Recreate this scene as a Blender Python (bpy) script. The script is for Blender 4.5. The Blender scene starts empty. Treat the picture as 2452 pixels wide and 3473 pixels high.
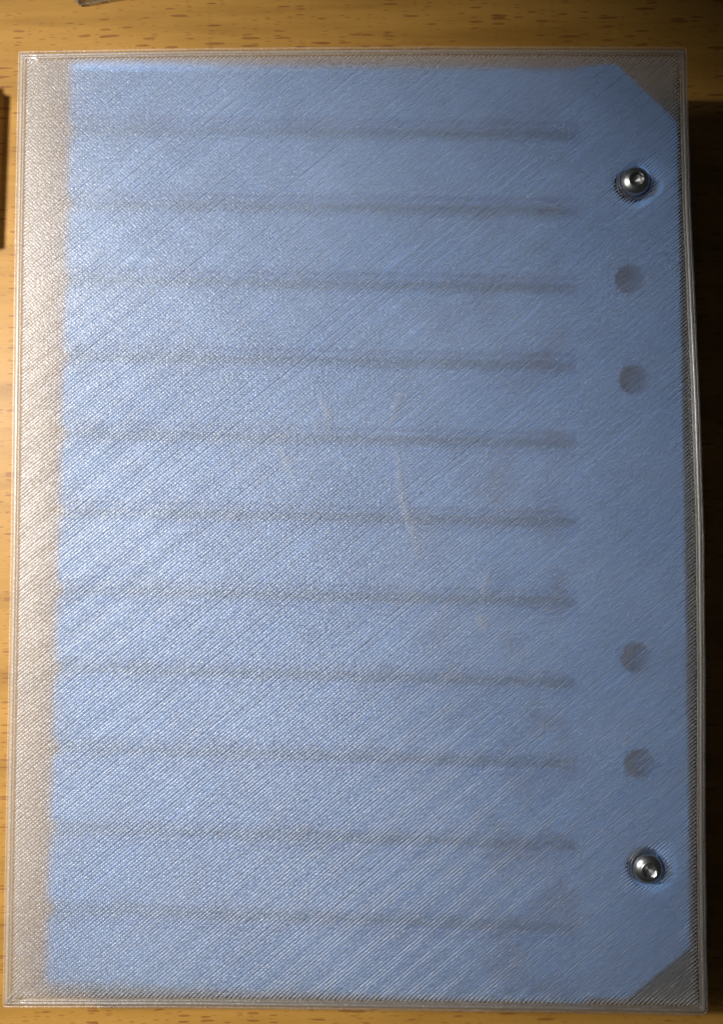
import bpy, bmesh, math, random
import numpy as np
from mathutils import Vector, Matrix

# ------------------------------------------------------------------ camera, light, exposure
S = bpy.context.scene
MM = 0.001
col = S.collection

cam_d = bpy.data.cameras.new("camera")
cam = bpy.data.objects.new("camera", cam_d)
col.objects.link(cam)
cam_d.sensor_fit = 'VERTICAL'
cam_d.sensor_height = 24.0
cam_d.lens = 24.0 * 3140.0 / 3473.0
cam_d.clip_start = 0.005
cam_d.clip_end = 20.0
RIGHT = Vector((0.99984942, -0.00109301, -0.01731906))
DOWN = Vector((-0.00195745, -0.99874856, -0.04997484))
FWD = Vector((-0.01724276, 0.05000122, -0.9986003))
m = Matrix((RIGHT, -DOWN, -FWD)).transposed().to_4x4()
m.translation = Vector((67.631, -95.873, 169.731 + 20.0)) * MM
cam.matrix_world = m
S.camera = cam

w = bpy.data.worlds.new("World")
S.world = w
w.use_nodes = True
w.node_tree.nodes["Background"].inputs[0].default_value = (0.85, 0.92, 1.0, 1)
w.node_tree.nodes["Background"].inputs[1].default_value = 0.03


def aim(o, target):
    o.rotation_euler = (Vector(target) - o.location).to_track_quat('-Z', 'Y').to_euler()


# the desk lamp: upper left of the picture, its beam centred left of the case
lamp_d = bpy.data.lights.new("desk_lamp", 'SPOT')
lamp_d.energy = 36.0
lamp_d.color = (1.0, 0.985, 0.97)
lamp_d.shadow_soft_size = 0.014
lamp_d.spot_size = math.radians(45)
lamp_d.spot_blend = 1.0
lamp = bpy.data.objects.new("desk_lamp", lamp_d)
col.objects.link(lamp)
lamp.location = (-0.225, 0.004, 0.400)
aim(lamp, (-0.034, -0.090, 0.0))

S.view_settings.view_transform = 'Standard'
S.view_settings.look = 'None'
S.view_settings.exposure = 0.0
S.view_settings.gamma = 1.0
S.render.engine = 'CYCLES'
cy = S.cycles
cy.use_denoising = True
cy.denoiser = 'OPENIMAGEDENOISE'
cy.denoising_input_passes = 'RGB_ALBEDO_NORMAL'
cy.denoising_prefilter = 'ACCURATE'
cy.caustics_refractive = True
cy.caustics_reflective = False
cy.max_bounces = 10
cy.transparent_max_bounces = 24
cy.transmission_bounces = 8
cy.diffuse_bounces = 3
cy.sample_clamp_indirect = 2.0
cy.sample_clamp_direct = 0.0

rnd = random.Random(7)
nr = np.random.RandomState(11)


# ------------------------------------------------------------------ helpers
def tag(o, label=None, cat=None, group=None, kind=None):
    if label: o['label'] = label
    if cat: o['category'] = cat
    if group: o['group'] = group
    if kind: o['kind'] = kind


def link(name, mesh, mat=None, parent=None, smooth=False):
    o = bpy.data.objects.new(name, mesh)
    col.objects.link(o)
    if mat and not mesh.materials:
        mesh.materials.append(mat)
    if parent:
        o.parent = parent
    if smooth:
        mesh.polygons.foreach_set('use_smooth', [True] * len(mesh.polygons))
    return o


def mesh_np(name, V, F):
    """V (n,3) in mm, F (m,4) quads"""
    me = bpy.data.meshes.new(name)
    V = np.asarray(V, np.float32) * MM
    F = np.asarray(F, np.int32)
    me.vertices.add(len(V))
    me.vertices.foreach_set('co', V.ravel())
    me.loops.add(F.size)
    me.loops.foreach_set('vertex_index', F.ravel())
    me.polygons.add(len(F))
    me.polygons.foreach_set('loop_start', np.arange(0, F.size, 4, dtype=np.int32))
    me.polygons.foreach_set('loop_total', np.full(len(F), 4, np.int32))
    me.update(calc_edges=True)
    me.validate()
    return me


def bm_mesh(name, bm):
    me = bpy.data.meshes.new(name)
    bm.normal_update()
    bm.to_mesh(me)
    bm.free()
    return me


TBL = nr.rand(256, 256)


def vnoise(x, y, seed=0):
    x = np.asarray(x, float) + seed * 17.31
    y = np.asarray(y, float) + seed * 9.77
    xi = np.floor(x).astype(int); yi = np.floor(y).astype(int)
    fx = x - xi; fy = y - yi
    fx = fx * fx * (3 - 2 * fx); fy = fy * fy * (3 - 2 * fy)
    a = TBL[xi % 256, yi % 256]; b = TBL[(xi + 1) % 256, yi % 256]
    c = TBL[xi % 256, (yi + 1) % 256]; d = TBL[(xi + 1) % 256, (yi + 1) % 256]
    return (a * (1 - fx) + b * fx) * (1 - fy) + (c * (1 - fx) + d * fx) * fy


def sstep(a, b, x):
    t = np.clip((x - a) / (b - a), 0, 1)
    return t * t * (3 - 2 * t)


class NT:
    """tiny node-tree helper"""
    def __init__(self, name):
        self.m = bpy.data.materials.new(name)
        self.m.use_nodes = True
        self.t = self.m.node_tree
        self.t.nodes.clear()
        self.out = self.t.nodes.new('ShaderNodeOutputMaterial')

    def n(self, typ, ins=None, **kw):
        nd = self.t.nodes.new(typ)
        for k, v in kw.items():
            setattr(nd, k, v)
        for k, v in (ins or {}).items():
            if isinstance(v, bpy.types.NodeSocket):
                self.t.links.new(v, nd.inputs[k])
            else:
                nd.inputs[k].default_value = v
        return nd

    def math(self, op, a, b=None, clamp=False):
        nd = self.t.nodes.new('ShaderNodeMath')
        nd.operation = op
        nd.use_clamp = clamp
        for i, v in enumerate((a, b)):
            if v is None: continue
            if isinstance(v, bpy.types.NodeSocket):
                self.t.links.new(v, nd.inputs[i])
            else:
                nd.inputs[i].default_value = v
        return nd.outputs[0]

    def mm(self, scale=(1, 1, 1), rot=(0, 0, 0), loc=(0, 0, 0)):
        """object coordinates in millimetres"""
        tc = self.n('ShaderNodeTexCoord')
        mp = self.n('ShaderNodeMapping', {'Vector': tc.outputs['Object']})
        mp.inputs['Scale'].default_value = [1000.0 * s for s in scale]
        mp.inputs['Rotation'].default_value = rot
        mp.inputs['Location'].default_value = loc
        return mp.outputs[0]

    def mixc(self, fac, a, b, blend='MIX'):
        nd = self.t.nodes.new('ShaderNodeMix')
        nd.data_type = 'RGBA'
        nd.blend_type = blend
        for i, v in ((0, fac), (6, a), (7, b)):
            if isinstance(v, bpy.types.NodeSocket):
                self.t.links.new(v, nd.inputs[i])
            else:
                nd.inputs[i].default_value = v
        return nd.outputs[2]

    def ramp(self, fac, stops):
        nd = self.n('ShaderNodeValToRGB', {'Fac': fac})
        e = nd.color_ramp.elements
        while len(e) < len(stops): e.new(0.5)
        for el, (p, c) in zip(e, stops):
            el.position = p
            el.color = c if len(c) == 4 else (*c, 1)
        return nd.outputs[0]

    def mixs(self, fac, a, b):
        nd = self.n('ShaderNodeMixShader')
        for i, v in ((0, fac), (1, a), (2, b)):
            if isinstance(v, bpy.types.NodeSocket):
                self.t.links.new(v, nd.inputs[i])
            else:
                nd.inputs[i].default_value = v
        return nd.outputs[0]

    def done(self, sh):
        self.t.links.new(sh, self.out.inputs[0])
        return self.m


# ------------------------------------------------------------------ materials
def mat_wood():
    N = NT('beech_wood')
    p = N.mm()
    wob = N.n('ShaderNodeTexNoise', {'Vector': N.mm((0.03, 0.10, 0.1)), 'Scale': 1.0, 'Detail': 3.0})
    big = N.n('ShaderNodeTexNoise', {'Vector': N.mm((0.012, 0.12, 0.12)), 'Scale': 1.0, 'Detail': 4.0, 'Roughness': 0.6})
    fine = N.n('ShaderNodeTexNoise', {'Vector': N.mm((0.25, 3.2, 1)), 'Scale': 1.0, 'Detail': 5.0, 'Roughness': 0.7})
    base = N.ramp(big.outputs['Fac'], [(0.34, (0.146, 0.071, 0.009)), (0.50, (0.200, 0.102, 0.016)), (0.68, (0.240, 0.124, 0.024))])
    base = N.mixc(N.math('MULTIPLY', N.math('SUBTRACT', fine.outputs['Fac'], 0.42, True), 1.1), base, (0.168, 0.070, 0.0104, 1))
    # speckled pores
    por = N.n('ShaderNodeTexNoise', {'Vector': N.mm((1.2, 5.0, 1)), 'Scale': 1.0, 'Detail': 2.0})
    base = N.mixc(N.math('MULTIPLY', N.math('SUBTRACT', por.outputs['Fac'], 0.55, True), 1.6), base, (0.148, 0.058, 0.008, 1))

    def flecks(sx, sy, seed, lo, hi, density):
        v = N.mm((1 / sx, 1 / sy, 1), loc=(seed * 3.7, seed * 1.9, 0))
        # small wobble so that flecks bend with the grain
        wv = N.n('ShaderNodeVectorMath', {0: v, 1: N.n('ShaderNodeCombineXYZ', {'Y': N.math('MULTIPLY', wob.outputs['Fac'], 2.2)}).outputs[0]}, operation='ADD')
        vo = N.n('ShaderNodeTexVoronoi', {'Vector': wv.outputs[0], 'Scale': 1.0, 'Randomness': 1.0}, voronoi_dimensions='2D', feature='F1')
        sep = N.n('ShaderNodeSeparateColor', {'Color': vo.outputs['Color']})
        size = N.math('MULTIPLY', N.math('SUBTRACT', sep.outputs[0], 1 - density, True), hi / density)
        edge = N.math('ADD', size, lo)
        on = N.math('GREATER_THAN', sep.outputs[0], 1 - density)
        d = N.math('SUBTRACT', edge, vo.outputs['Distance'])
        f = N.math('MULTIPLY', N.math('MULTIPLY', d, 16.0, True), on)
        return f
    f1 = flecks(4.6, 0.80, 1, 0.06, 0.30, 0.28)
    f2 = flecks(7.5, 0.95, 5, 0.06, 0.28, 0.20)
    f3 = flecks(2.4, 0.55, 9, 0.08, 0.28, 0.30)
    c = N.mixc(N.math('MULTIPLY', f1, 0.75), base, (0.115, 0.040, 0.006, 1))
    c = N.mixc(N.math('MULTIPLY', f2, 0.75), c, (0.10, 0.035, 0.005, 1))
    c = N.mixc(N.math('MULTIPLY', f3, 0.6), c, (0.14, 0.052, 0.008, 1))
    hgt = N.math('ADD', N.math('MULTIPLY', fine.outputs['Fac'], 0.5), N.math('MULTIPLY', f1, -0.4))
    bmp = N.n('ShaderNodeBump', {'Height': hgt, 'Strength': 0.25, 'Distance': 0.00006})
    b = N.n('ShaderNodeBsdfPrincipled', {'Base Color': c, 'Roughness': 0.62, 'Normal': bmp.outputs[0],
                                         'Specular IOR Level': 0.16, 'Coat Weight': 0.05, 'Coat Roughness': 0.30, 'Coat IOR': 1.45})
    return N.done(b.outputs[0])


def mat_strand(name, cross_angle, haze, haze_w, seed, pitch=0.52, gloss=0.35, refr_part=0.92, edge=0.20, speck=0.15):
    """clear printed plastic: mostly clear, part scattering, part milky, with a fine relief"""
    N = NT(name)
    n1 = N.n('ShaderNodeTexNoise', {'Vector': N.mm((1, 1, 1), loc=(seed, 0, 0)), 'Scale': 1.9, 'Detail': 3.0, 'Roughness': 0.65})
    big = N.n('ShaderNodeTexNoise', {'Vector': N.mm((0.06, 0.06, 0.06), loc=(seed * 2.0, 0, 0)), 'Scale': 1.0, 'Detail': 3.0})
    # pulsing where a strand crosses the strands beneath it
    wv = N.n('ShaderNodeTexWave', {'Vector': N.mm((1, 1, 1), rot=(0, 0, -cross_angle + math.pi / 2)), 'Scale': 2 * math.pi / 20.0 / pitch,
                                   'Distortion': 1.2, 'Detail': 1.0, 'Detail Scale': 1.0})
    h = N.math('ADD', N.math('MULTIPLY', n1.outputs['Fac'], 1.0), N.math('MULTIPLY', wv.outputs['Fac'], 0.12))
    bmp = N.n('ShaderNodeBump', {'Height': h, 'Strength': 0.85, 'Distance': 0.00014})
    nn = bmp.outputs[0]
    clear = N.n('ShaderNodeBsdfTransparent', {'Color': (0.985, 0.99, 0.995, 1)}).outputs[0]
    refr = N.n('ShaderNodeBsdfRefraction', {'Color': (0.98, 0.985, 0.99, 1), 'Roughness': 0.62, 'IOR': 1.48, 'Normal': nn}).outputs[0]
    see = N.mixs(refr_part, clear, refr)
    dif = N.n('ShaderNodeBsdfDiffuse', {'Color': (0.86, 0.88, 0.91, 1), 'Normal': nn}).outputs[0]
    trl = N.n('ShaderNodeBsdfTranslucent', {'Color': (0.90, 0.92, 0.95, 1), 'Normal': nn}).outputs[0]
    milk = N.mixs(0.45, dif, trl)
    hz = N.math('ADD', haze, N.math('MULTIPLY', N.math('SUBTRACT', big.outputs['Fac'], 0.5), haze_w))
    lw = N.n('ShaderNodeLayerWeight', {'Blend': 0.5})
    hz = N.math('ADD', hz, N.math('MULTIPLY', lw.outputs['Facing'], edge))
    hz = N.math('ADD', hz, N.math('MULTIPLY', N.math('SUBTRACT', n1.outputs['Fac'], 0.5), 0.32), True)
    vo = N.n('ShaderNodeTexVoronoi', {'Vector': N.mm((1.15, 1.15, 1.15), loc=(seed, seed, 0)), 'Scale': 1.0}, voronoi_dimensions='2D')
    vc = N.n('ShaderNodeSeparateColor', {'Color': vo.outputs['Color']})
    spk = N.math('MULTIPLY', N.math('LESS_THAN', vo.outputs['Distance'], 0.17), N.math('GREATER_THAN', vc.outputs[0], 0.80))
    hz = N.math('ADD', hz, N.math('MULTIPLY', spk, speck), True)
    body = N.mixs(hz, see, milk)
    gl = N.n('ShaderNodeBsdfGlossy', {'Color': (1, 1, 1, 1), 'Roughness': 0.34, 'Normal': nn}).outputs[0]
    fr = N.n('ShaderNodeFresnel', {'IOR': 1.5, 'Normal': nn}).outputs[0]
    sh = N.mixs(N.math('MULTIPLY', fr, gloss * 2.0, True), body, gl)
    return N.done(sh)


def mat_wall():
    N = NT('translucent_wall_plastic')
    tc = N.mm((0.15, 0.15, 1.0))
    wv = N.n('ShaderNodeTexWave', {'Vector': N.mm(), 'Scale': 2 * math.pi / 20.0 / 0.3, 'Distortion': 0.6}, bands_direction='Z')
    n1 = N.n('ShaderNodeTexNoise', {'Vector': tc, 'Scale': 1.5, 'Detail': 3.0})
    bmp = N.n('ShaderNodeBump', {'Height': N.math('ADD', wv.outputs['Fac'], n1.outputs['Fac']), 'Strength': 0.6, 'Distance': 0.0001})
    dif = N.n('ShaderNodeBsdfDiffuse', {'Color': (0.48, 0.41, 0.31, 1), 'Normal': bmp.outputs[0]}).outputs[0]
    trl = N.n('ShaderNodeBsdfTranslucent', {'Color': (0.55, 0.47, 0.36, 1)}).outputs[0]
    clear = N.n('ShaderNodeBsdfTransparent', {'Color': (0.92, 0.92, 0.92, 1)}).outputs[0]
    milk = N.mixs(0.5, dif, trl)
    body = N.mixs(0.42, clear, milk)
    gl = N.n('ShaderNodeBsdfGlossy', {'Roughness': 0.25, 'Normal': bmp.outputs[0]}).outputs[0]
    return N.done(N.mixs(0.06, body, gl))


def mat_blue(name='blue_plastic', sss=0.0, deep=False):
    N = NT(name)
    geo = N.n('ShaderNodeNewGeometry')

    def pos(k, loc=(0, 0, 0)):
        mp = N.n('ShaderNodeMapping', {'Vector': geo.outputs['Position']})
        mp.inputs['Scale'].default_value = [1000.0 * k] * 3
        mp.inputs['Location'].default_value = loc
        return mp.outputs[0]
    n1 = N.n('ShaderNodeTexNoise', {'Vector': pos(0.10), 'Scale': 1.0, 'Detail': 4.0})
    c = N.mixc(n1.outputs['Fac'], (0.105, 0.290, 0.665, 1), (0.150, 0.350, 0.725, 1))
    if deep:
        c = N.mixc(n1.outputs['Fac'], (0.006, 0.125, 0.33, 1), (0.012, 0.155, 0.38, 1))  # shade of the grooves and holes painted in as a darker blue
    st = N.n('ShaderNodeTexNoise', {'Vector': pos(0.13, (4.0, 1.0, 0)), 'Scale': 1.0, 'Detail': 2.0})
    sx = N.n('ShaderNodeSeparateXYZ', {'Vector': pos(1.0)})
    right = N.n('ShaderNodeMapRange', {'Value': sx.outputs[0], 'From Min': 70.0, 'From Max': 98.0})
    blot = N.math('MULTIPLY', N.math('MULTIPLY', N.math('SUBTRACT', st.outputs['Fac'], 0.51, True), 5.0, True), right.outputs[0])
    left = N.n('ShaderNodeMapRange', {'Value': sx.outputs[0], 'From Min': 105.0, 'From Max': 101.0})
    c = N.mixc(N.math('MULTIPLY', N.math('MULTIPLY', blot, left.outputs[0]), 0.85), c, (0.035, 0.10, 0.32, 1))
    n2 = N.n('ShaderNodeTexNoise', {'Vector': pos(1.0), 'Scale': 2.0, 'Detail': 2.0})
    bmp = N.n('ShaderNodeBump', {'Height': n2.outputs['Fac'], 'Strength': 0.3, 'Distance': 0.0002})
    b = N.n('ShaderNodeBsdfPrincipled', {'Base Color': c, 'Roughness': 0.48, 'Specular IOR Level': 0.8, 'Normal': bmp.outputs[0],
                                         'Subsurface Weight': sss, 'Subsurface Radius': (0.25, 0.5, 1.0), 'Subsurface Scale': 0.005})
    return N.done(b.outputs[0])


def mat_steel():
    N = NT('dark_steel')
    n1 = N.n('ShaderNodeTexNoise', {'Vector': N.mm(), 'Scale': 3.0, 'Detail': 4.0})
    r = N.math('ADD', N.math('MULTIPLY', n1.outputs['Fac'], 0.14), 0.26)
    bmp = N.n('ShaderNodeBump', {'Height': n1.outputs['Fac'], 'Strength': 0.15, 'Distance': 0.00005})
    b = N.n('ShaderNodeBsdfPrincipled', {'Base Color': (0.32, 0.32, 0.31, 1), 'Metallic': 1.0, 'Roughness': r, 'Normal': bmp.outputs[0]})
    return N.done(b.outputs[0])


def mat_smoke():
    N = NT('smoky_brown_plastic')
    n1 = N.n('ShaderNodeTexNoise', {'Vector': N.mm(), 'Scale': 1.5, 'Detail': 4.0})
    c = N.mixc(n1.outputs['Fac'], (0.030, 0.022, 0.016, 1), (0.05, 0.036, 0.026, 1))
    b = N.n('ShaderNodeBsdfPrincipled', {'Base Color': c, 'Roughness': 0.4})
    t = N.n('ShaderNodeBsdfTransparent', {'Color': (0.55, 0.47, 0.36, 1)})
    return N.done(N.mixs(0.35, t.outputs[0], b.outputs[0]))


M_WOOD = mat_wood()
A_TOP = math.radians(39.5)
A_LOW = math.radians(180 - 44.0)
M_TOP = mat_strand('clear_printed_plastic', A_LOW, 0.09, 0.07, 3.0, gloss=0.28)
M_LOW = mat_strand('clear_printed_plastic_beneath', A_TOP, 0.08, 0.06, 8.0, gloss=0.15, refr_part=0.25, edge=0.34)
M_RING = mat_strand('clear_printed_plastic_edge', A_TOP, 0.05, 0.08, 5.0, gloss=0.28, refr_part=0.3, edge=0.18)
M_WALL = mat_wall()
N = NT('whitened_plastic')
M_PALE = N.done(N.mixs(0.36, N.n('ShaderNodeBsdfTransparent', {'Color': (1, 1, 1, 1)}).outputs[0],
                       N.n('ShaderNodeBsdfDiffuse', {'Color': (0.72, 0.82, 0.95, 1)}).outputs[0]))
M_BLUE = mat_blue()
M_BLUE_SHADE = mat_blue('blue_plastic_shade', 0.0, True)  # insert blue with the groove and hole shade put into its colour
M_BLUE_THIN = mat_blue('blue_plastic_thin', 0.0)
M_STEEL = mat_steel()
M_SMOKE = mat_smoke()

# ------------------------------------------------------------------ table
bm = bmesh.new()
bmesh.ops.create_cube(bm, size=1.0)
bmesh.ops.scale(bm, vec=(1.2, 0.8, 0.025), verts=bm.verts)
bmesh.ops.translate(bm, vec=(0.08, -0.05, -0.0125), verts=bm.verts)
bmesh.ops.bevel(bm, geom=list(bm.edges), offset=0.003, segments=3, affect='EDGES')
table = link('table_top', bm_mesh('table_top', bm), M_WOOD)
tag(table, 'varnished beech wood table top with short dark flecks', kind='structure')

# ------------------------------------------------------------------ the printed case
Z_TOP = 20.0
# outline of the slightly warped cover, millimetres, clockwise from the top-left corner
OUT = [(-0.21, 0.29), (20, 0.42), (35.5, 0.50), (80.0, 0.33), (105, 0.0), (124.9, -0.27), (125.5, -0.45), (125.72, -1.1),
       (125.76, -15), (125.85, -30.7), (126.15, -42), (126.86, -69.3), (127.12, -91), (126.85, -117.6), (126.3, -143.8),
       (126.1, -165), (126.22, -175.9), (126.05, -176.75), (125.3, -177.15),
       (100, -176.85), (60, -176.6), (31.5, -176.52), (0.4, -176.69), (0.1, -176.5), (0.02, -175.5), (0.0, -149.6), (0.0, -96.1),
       (-0.25, -46.6), (-0.28, -35.4), (-0.25, -0.2)]
OUT = np.array(OUT)


def resample(poly, step):
    out = []
    n = len(poly)
    for i in range(n):
        a, b = poly[i], poly[(i + 1) % n]
        k = max(1, int(np.hypot(*(b - a)) / step))
        for t in range(k):
            out.append(a + (b - a) * t / k)
    return np.array(out)


def inset(poly, d):
    """offset every vertex inwards (clockwise polygon, y up)"""
    n = len(poly)
    out = []
    for i in range(n):
        e0 = poly[i] - poly[i - 1]; e1 = poly[(i + 1) % n] - poly[i]
        n0 = np.array([e0[1], -e0[0]]) / np.hypot(*e0); n1 = np.array([e1[1], -e1[0]]) / np.hypot(*e1)
        b = n0 + n1
        b /= max(1e-6, b @ b / 2.0)
        out.append(poly[i] + b * d)
    return np.array(out)


SCREWS = [(115.49, -26.04), (115.73, -151.33)]

case = bpy.data.objects.new('plastic_case', None)
col.objects.link(case)
case.location = (0, 0, 0)
tag(case, 'clear 3D printed plastic case with a blue ribbed insert, lying on the wooden table', 'plastic case')

PROF = [(-0.5, 0.0), (-0.30, 0.72), (0.0, 1.0), (0.30, 0.72), (0.5, 0.0)]


def sweep(paths):
    """paths: list of (P(n,2), z0(n), width(n), amp(n), closed) -> V, F of rounded strands"""
    V = []; F = []; base = 0
    for P, z0, wd, am, closed in paths:
        n = len(P)
        if closed:
            T = np.roll(P, -1, 0) - np.roll(P, 1, 0)
        else:
            T = np.gradient(P, axis=0)
        T /= np.maximum(1e-9, np.hypot(T[:, 0], T[:, 1]))[:, None]
        Nn = np.c_[-T[:, 1], T[:, 0]]
        rows = np.zeros((n, 5, 3))
        for k, (o, h) in enumerate(PROF):
            rows[:, k, :2] = P + Nn * (o * wd)[:, None]
            rows[:, k, 2] = z0 + h * am
        V.append(rows.reshape(-1, 3))
        i = np.arange(n if closed else n - 1)
        j = (i + 1) % n
        for k in range(4):
            F.append(np.c_[base + i * 5 + k, base + j * 5 + k, base + j * 5 + k + 1, base + i * 5 + k + 1][:, ::-1])
        base += n * 5
    return np.concatenate(V), np.concatenate(F)


def flip_up(V, F):
    a = V[F[:, 0]]; b = V[F[:, 1]]; c = V[F[:, 2]]
    nz = np.cross(b - a, c - b)[:, 2]
    F = F.copy()
    F[nz < 0] = F[nz < 0][:, ::-1]
    return F


def amp_top(x, y, u, v):
    ph = 2 * np.pi * v / 4.6 + 11.0 * (vnoise(v / 13.0, u / 55.0, 1) - 0.5)
    band = sstep(-0.7, 0.9, np.sin(ph) + 1.3 * (vnoise(v / 1.3, u / 22.0, 2) - 0.5))
    area = sstep(0.15, 0.75, (-y / 177.0) * 1.0 - 0.18 * (x / 126.0) + 0.35 * (vnoise(x / 30, y / 30, 3) - 0.5))
    side = (1 - 0.50 * sstep(60, 112, x)) * (0.6 + 0.4 * sstep(3, 12, x))
    return 0.012 + 0.10 * (0.58 + 0.42 * band) * (0.30 + 0.70 * area) * side


def amp_low(x, y, u, v):
    band = vnoise(v / 2.4, u / 70.0, 5) * 0.6 + vnoise(v / 6.0, u / 60.0, 6) * 0.4
    band = sstep(0.34, 0.64, band)
    area = sstep(0.85, 0.1, (-y / 177.0) * 0.8 + 0.35 * (x / 126.0))
    return 0.04 + (0.11 + 0.10 * area) * band


def strands(angle, pitch, z, amp_fn, ins, seed, taper):
    """parallel strands that fill the cover, clipped by its rim and by the two screws"""
    R = np.random.RandomState(seed)
    poly = inset(resample(OUT, 4.0), ins)
    c, s = math.cos(angle), math.sin(angle)
    U = poly[:, 0] * c + poly[:, 1] * s
    Vv = -poly[:, 0] * s + poly[:, 1] * c
    paths = []
    j0, j1 = int(math.floor(Vv.min() / pitch)), int(math.ceil(Vv.max() / pitch))
    for j in range(j0, j1 + 1):
        v0 = j * pitch + R.normal(0, 0.018)
        hits = []
        for i in range(len(U)):
            a, b = Vv[i] - v0, Vv[(i + 1) % len(U)] - v0
            if (a < 0) != (b < 0):
                t = a / (a - b)
                hits.append(U[i] + (U[(i + 1) % len(U)] - U[i]) * t)
        if len(hits) < 2: continue
        segs = [(min(hits), max(hits))]
        for (sx, sy) in SCREWS:
            su, sv = sx * c + sy * s, -sx * s + sy * c
            rr = 3.35 + R.uniform(-0.30, 0.35)
            dv = v0 - sv
            if abs(dv) < rr:
                hw = math.sqrt(rr * rr - dv * dv)
                new = []
                for a, b in segs:
                    if b < su - hw or a > su + hw:
                        new.append((a, b))
                    else:
                        if su - hw - a > 0.5: new.append((a, su - hw))
                        if b - (su + hw) > 0.5: new.append((su + hw, b))
                segs = new
        for a, b in segs:
            a += R.uniform(-0.12, 0.10); b += R.uniform(-0.10, 0.12)
            L = b - a
            if L < 0.6: continue
            ends = np.array([0, 0.18, 0.4, 0.7, 1.1, 1.6, 2.3])
            ends = ends[ends < L / 2]
            mid = np.arange(3.2, max(3.2, L - 3.2), 1.3)
            t = np.unique(np.concatenate([ends, mid, L - ends]))
            u = a + t
            x = u * c - v0 * s; y = u * s + v0 * c
            de = np.minimum(t, L - t)
            # strands thin out where they turn back at the rim; more so on the right and at the bottom
            side = sstep(95, 124, x) * 1.6 + sstep(-150, -175, y) * 0.55 + sstep(-12, 0, y) * 0.35
            tl = taper * (0.35 + 1.5 * np.clip(side, 0, 1.6) * (0.6 + 0.8 * vnoise(x / 9, y / 9, seed + 3)))
            nar = np.exp(-de / np.maximum(tl, 0.05))
            wd = pitch * (1.0 + R.normal(0, 0.02) + 0.05 * (vnoise(u / 3.0, np.full_like(u, j * 1.7), seed) - 0.5) - 0.72 * nar)
            am = amp_fn(x, y, u, np.full_like(u, v0)) * (1 + 0.35 * (vnoise(u / 1.7, np.full_like(u, j * 3.1), seed + 1) - 0.5))
            am = am + 0.06 * nar
            off = 0.05 * (vnoise(u / 6.0, np.full_like(u, j * 5.3), seed + 2) - 0.5)
            P = np.c_[x - s * off, y + c * off]
            z0 = z - 0.5 * am + 0.02 * (vnoise(x / 8, y / 8, 7) - 0.5)
            paths.append((P, z0, wd, am, False))
    V, F = sweep(paths)
    return V, flip_up(V, F)


def ring_paths(insets, z, amp, width, seed):
    paths = []
    base = resample(OUT, 0.8)
    for q, d in enumerate(insets):
        P = inset(base, d)
        n = len(P)
        k = np.arange(n)
        jit = 0.05 * (vnoise(k / 3.0, np.full(n, q * 7.7), seed) - 0.5)
        P = inset(P, 0.0) + np.c_[jit, jit * 0.6]
        wd = width * (1 + 0.10 * (vnoise(k / 2.0, np.full(n, q * 3.3), seed + 1) - 0.5))
        am = amp * (1 + 0.5 * (vnoise(k / 4.0, np.full(n, q * 5.5), seed + 2) - 0.5))
        paths.append((P, np.full(n, z) - (0.06 if q == 0 else 0.0), wd, am, True))
    for (sx, sy) in SCREWS:
        for r in (2.3, 2.8, 3.25):
            a = np.linspace(0, 2 * math.pi, 48, endpoint=False)[::-1]
            rr = r + 0.10 * (vnoise(a * 2, np.full(48, r * 9 + sy), seed) - 0.5)
            P = np.c_[sx + rr * np.cos(a), sy + rr * np.sin(a)]
            paths.append((P, np.full(48, z), np.full(48, 0.42), np.full(48, amp), True))
    return paths


V, F = sweep(ring_paths((0.22, 0.84, 1.36), Z_TOP - 0.06, 0.14, 0.43, 31))
cover = link('cover', mesh_np('cover', V, flip_up(V, F)), M_RING, case, True)
V, F = strands(A_TOP, 0.52, Z_TOP, amp_top, 1.72, 41, 0.55)
o = link('strand_layer', mesh_np('strand_layer', V, F), M_TOP, cover, True)
tag(o, kind='stuff')
V, F = strands(A_LOW, 0.52, Z_TOP - 0.35, amp_low, 1.7, 51, 0.55)
o = link('strand_layer', mesh_np('strand_layer_beneath', V, F), M_LOW, cover, True)
tag(o, kind='stuff')

# side walls of the case, 1.2 mm thick
ro = resample(OUT, 3.0)
oo = inset(ro, 0.12); ii = inset(ro, 0.85)
n = len(ro)
Vw = np.zeros((4 * n, 3))
Vw[0:n, :2] = oo; Vw[0:n, 2] = 0.05
Vw[n:2 * n, :2] = oo; Vw[n:2 * n, 2] = Z_TOP - 0.75
Vw[2 * n:3 * n, :2] = ii; Vw[2 * n:3 * n, 2] = Z_TOP - 0.75
Vw[3 * n:, :2] = ii; Vw[3 * n:, 2] = 0.05
i = np.arange(n); j = (i + 1) % n
Fw = np.concatenate([np.c_[i + a * n, i + b * n, j + b * n, j + a * n] for a, b in ((0, 1), (1, 2), (2, 3), (3, 0))])
link('side_wall', mesh_np('side_wall', Vw, Fw), M_WALL, case)


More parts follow.
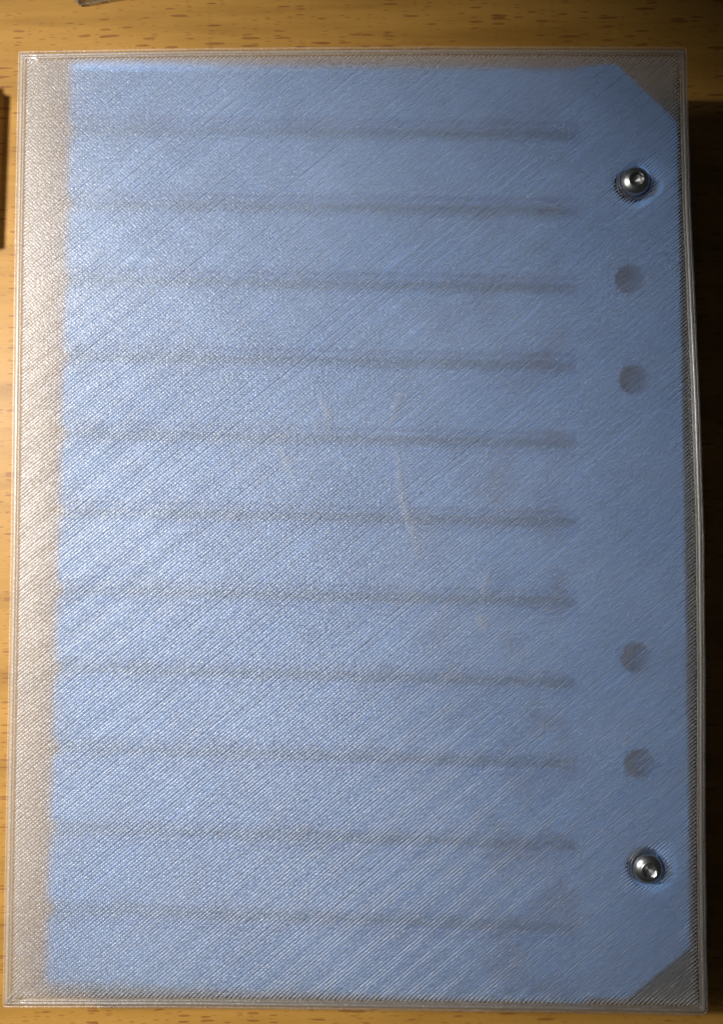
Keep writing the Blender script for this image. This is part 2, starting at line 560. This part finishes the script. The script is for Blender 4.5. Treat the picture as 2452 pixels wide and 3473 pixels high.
# ------------------------------------------------------------------ blue insert
def extruded(name, outer, holes, z0, z1, bev=0.35):
    cu = bpy.data.curves.new(name, 'CURVE')
    cu.dimensions = '2D'
    cu.fill_mode = 'BOTH'
    for pts in [outer] + holes:
        sp = cu.splines.new('POLY')
        sp.points.add(len(pts) - 1)
        for p, q in zip(sp.points, pts):
            p.co = (q[0] * MM, q[1] * MM, 0, 1)
        sp.use_cyclic_u = True
    cu.extrude = (z1 - z0) / 2 * MM - bev * MM
    cu.bevel_depth = bev * MM
    cu.bevel_resolution = 2
    cu.offset = -bev * MM
    tmp = bpy.data.objects.new(name + '_tmp', cu)
    col.objects.link(tmp)
    dg = bpy.context.evaluated_depsgraph_get()
    me = bpy.data.meshes.new_from_object(tmp.evaluated_get(dg))
    bpy.data.objects.remove(tmp)
    me.materials.clear()
    me.name = name
    me.transform(Matrix.Translation((0, 0, (z0 + z1) / 2 * MM)))
    return me


def circle(cx, cy, r, k=28):
    return [(cx + r * math.cos(2 * math.pi * t / k), cy + r * math.sin(2 * math.pi * t / k)) for t in range(k)]


SLOPE = math.tan(math.radians(-1.55))


def left_x(y): return 8.9 + (y - 0.3) * 2.2 / 175.0


insert = link('blue_insert', extruded('blue_insert', [(9.6, -1.4), (106.2, -4.0), (104.2, -173.8), (7.6, -174.2)], [], 0.6, 15.0), M_BLUE_SHADE, case)  # floor colour carries the painted shade between the slats
HOLES = [(114.76, -44.0), (115.1, -62.9), (114.75, -114.1), (115.0, -133.2)]
spine_pts = [(105.6, -3.3), (111.6, -2.8), (113.2, -3.2), (124.1, -14.2), (124.1, -40), (124.0, -90), (123.8, -140), (123.6, -165.6), (112.2, -174.9), (102.9, -174.6)]
spine = link('spine', extruded('spine', spine_pts, [circle(x, y, 2.75) for x, y in HOLES] + [circle(x, y, 3.3) for x, y in SCREWS], 0.7, 18.2, 0.12), M_BLUE, insert)
ridge = link('ridge', extruded('ridge', [(109.9, -5.0), (111.9, -5.06), (111.4, -113.0), (109.4, -113.0)], [], 18.1, 18.36, 0.05), M_BLUE_THIN, insert)


def slat_mesh(name, length, width, hgt):
    bm = bmesh.new()
    bmesh.ops.create_cube(bm, size=1.0)
    bmesh.ops.scale(bm, vec=(length * MM, width * MM, hgt * MM), verts=bm.verts)
    top = [e for e in bm.edges if all(v.co.z > 0 for v in e.verts)]
    vert = [e for e in bm.edges if abs(e.verts[0].co.z - e.verts[1].co.z) > 1e-6]
    bmesh.ops.bevel(bm, geom=vert, offset=0.5 * MM, segments=3, affect='EDGES')
    top = [e for e in bm.edges if all(v.co.z > hgt * 0.49 * MM for v in e.verts)]
    bmesh.ops.bevel(bm, geom=top, offset=1.3 * MM, segments=9, affect='EDGES', clamp_overlap=False)
    return bm_mesh(name, bm)


LEN = 99.0
full = slat_mesh('slat', LEN, 12.75, 9.6)
short = slat_mesh('slat_short', LEN, 12.0, 9.6)
full.materials.append(M_BLUE); short.materials.append(M_BLUE)
for k in range(12):
    yl = -6.06 - 14.69 * k
    me = full
    if k == 0:
        me = short; yl -= 0.45
    o = link('slat', me, None, insert)
    cx = left_x(yl) + LEN / 2
    o.location = (cx * MM, (yl + SLOPE * LEN / 2) * MM, (12.35 + rnd.uniform(-0.08, 0.08)) * MM)
    o.rotation_euler = (rnd.uniform(-0.004, 0.004), -0.0165, math.radians(-1.55) + rnd.uniform(-0.002, 0.002))


link('base_plate', extruded('base_plate', [(9.9, -3.0), (112.5, -5.0), (123.2, -15.0), (122.8, -165.0), (111.8, -173.8), (8.0, -173.6)], [], 0.3, 13.0), M_BLUE_SHADE, insert)  # dark colour paints the shade at the bottom of the holes

# pale creases where the cover's inner skin has whitened
CREASES = [([(72.6, -64.2), (71.5, -66.4), (70.4, -69.3), (69.8, -71.4)], 0.5),
           ([(71.1, -75.1), (71.5, -79.3), (71.9, -83.4), (72.7, -87.5), (74.1, -91.6), (75.1, -96.5)], 0.6),
           ([(85.6, -105.6), (86.4, -106.9), (87.0, -108.4), (87.2, -109.8)], 0.8),
           ([(56.8, -65.1), (57.9, -68.0), (58.5, -71.8)], 0.5),
           ([(49.0, -75.1), (50.6, -77.6), (51.9, -81.3)], 0.5),
           ([(88.4, -97.4), (87.3, -100.6), (86.7, -104.7)], 0.4)]
pth = []
for pts, wdt in CREASES:
    P = np.array(pts)
    t = np.linspace(0, len(P) - 1, 14)
    P = np.c_[np.interp(t, range(len(P)), P[:, 0]), np.interp(t, range(len(P)), P[:, 1])]
    prof = np.sin(np.linspace(0.15, math.pi - 0.15, 14))
    pth.append((P, np.full(14, Z_TOP - 1.5), 2.6 * wdt * prof, 0.25 * prof, False))
V, F = sweep(pth)
link('crease', mesh_np('crease', V, flip_up(V, F)), M_PALE, cover, True)


# ------------------------------------------------------------------ screws
def screw_meshes():
    K = 48
    ang = [2 * math.pi * t / K for t in range(K)]
    prof = []
    RH, HH, RS = 2.64, 1.62, 1.34
    for t in np.linspace(0, 1, 12):                    # domed head from rim to the socket's mouth
        a = t * math.radians(66)
        prof.append((RH * math.cos(a) if t < 1 else RS, 0.35 + (HH - 0.35) * math.sin(a) / math.sin(math.radians(66))))
    prof = [(RH - 0.12, 0.0), (RH, 0.12)] + prof
    bm = bmesh.new()
    rings = [[bm.verts.new((r * math.cos(a) * MM, r * math.sin(a) * MM, z * MM)) for a in ang] for r, z in prof]
    for r0, r1 in zip(rings, rings[1:]):
        for q in range(K):
            bm.faces.new((r0[q], r0[(q + 1) % K], r1[(q + 1) % K], r1[q]))
    # shank under the head
    low = [bm.verts.new((1.38 * math.cos(a) * MM, 1.38 * math.sin(a) * MM, 0)) for a in ang]
    deep = [bm.verts.new((1.38 * math.cos(a) * MM, 1.38 * math.sin(a) * MM, -12 * MM)) for a in ang]
    for q in range(K):
        bm.faces.new((rings[0][(q + 1) % K], rings[0][q], low[q], low[(q + 1) % K]))
        bm.faces.new((low[(q + 1) % K], low[q], deep[q], deep[(q + 1) % K]))
    bm.faces.new(deep)
    bmesh.ops.recalc_face_normals(bm, faces=bm.faces)
    head = bm_mesh('screw', bm)

    bm = bmesh.new()

    def hexr(a, s):
        b = (a % (math.pi / 3)) - math.pi / 6
        return s / math.cos(b)
    zt = HH
    lev = [([RS] * K, zt), ([hexr(a, 1.14) for a in ang], zt - 0.12), ([hexr(a, 1.14) for a in ang], zt - 0.85),
           ([0.86] * K, zt - 0.95), ([0.05] * K, zt - 1.25)]
    rings = [[bm.verts.new((r * math.cos(a) * MM, r * math.sin(a) * MM, z * MM)) for r, a in zip(rs, ang)] for rs, z in lev]
    for r0, r1 in zip(rings, rings[1:]):
        for q in range(K):
            bm.faces.new((r0[q], r0[(q + 1) % K], r1[(q + 1) % K], r1[q]))
    bm.faces.new(rings[-1])
    sock = bm_mesh('hex_socket', bm)
    return head, sock


hm, sm = screw_meshes()
hm.materials.append(M_STEEL); sm.materials.append(M_STEEL)
hm.polygons.foreach_set('use_smooth', [True] * len(hm.polygons))
for q, (x, y) in enumerate(SCREWS):
    o = link('screw', hm, None, case)
    o.location = (x * MM, y * MM, (Z_TOP + 0.02) * MM)
    o.rotation_euler = (0.02, -0.03, 0.35 + 0.55 * q)
    link('hex_socket', sm, None, o)


# ------------------------------------------------------------------ neighbours at the edge of the frame
def block(name, sx, sy, sz, bev, mat, segs=3):
    bm = bmesh.new()
    bmesh.ops.create_cube(bm, size=1.0)
    bmesh.ops.scale(bm, vec=(sx * MM, sy * MM, sz * MM), verts=bm.verts)
    bmesh.ops.translate(bm, vec=(0, 0, sz / 2 * MM), verts=bm.verts)
    bmesh.ops.bevel(bm, geom=list(bm.edges), offset=bev * MM, segments=segs, affect='EDGES')
    return link(name, bm_mesh(name, bm), mat)


o = block('printed_offcut', 30, 22, 4, 0.6, M_RING)
o.location = (17.25 * MM, 34.2 * MM, 0.0)
o.rotation_euler = (0, 0, math.radians(9.6))
tag(o, 'pale translucent plastic piece just poking in at the top edge of the picture', 'plastic piece')

o = block('desk_gadget', 22, 35, 14, 1.5, M_SMOKE)
o.location = (-27.6 * MM, -13.8 * MM, 0.0)
o.rotation_euler = (0, 0, math.radians(-1.0))
tag(o, 'small dark block beyond the left edge that casts the narrow shadow on the table', 'dark block')
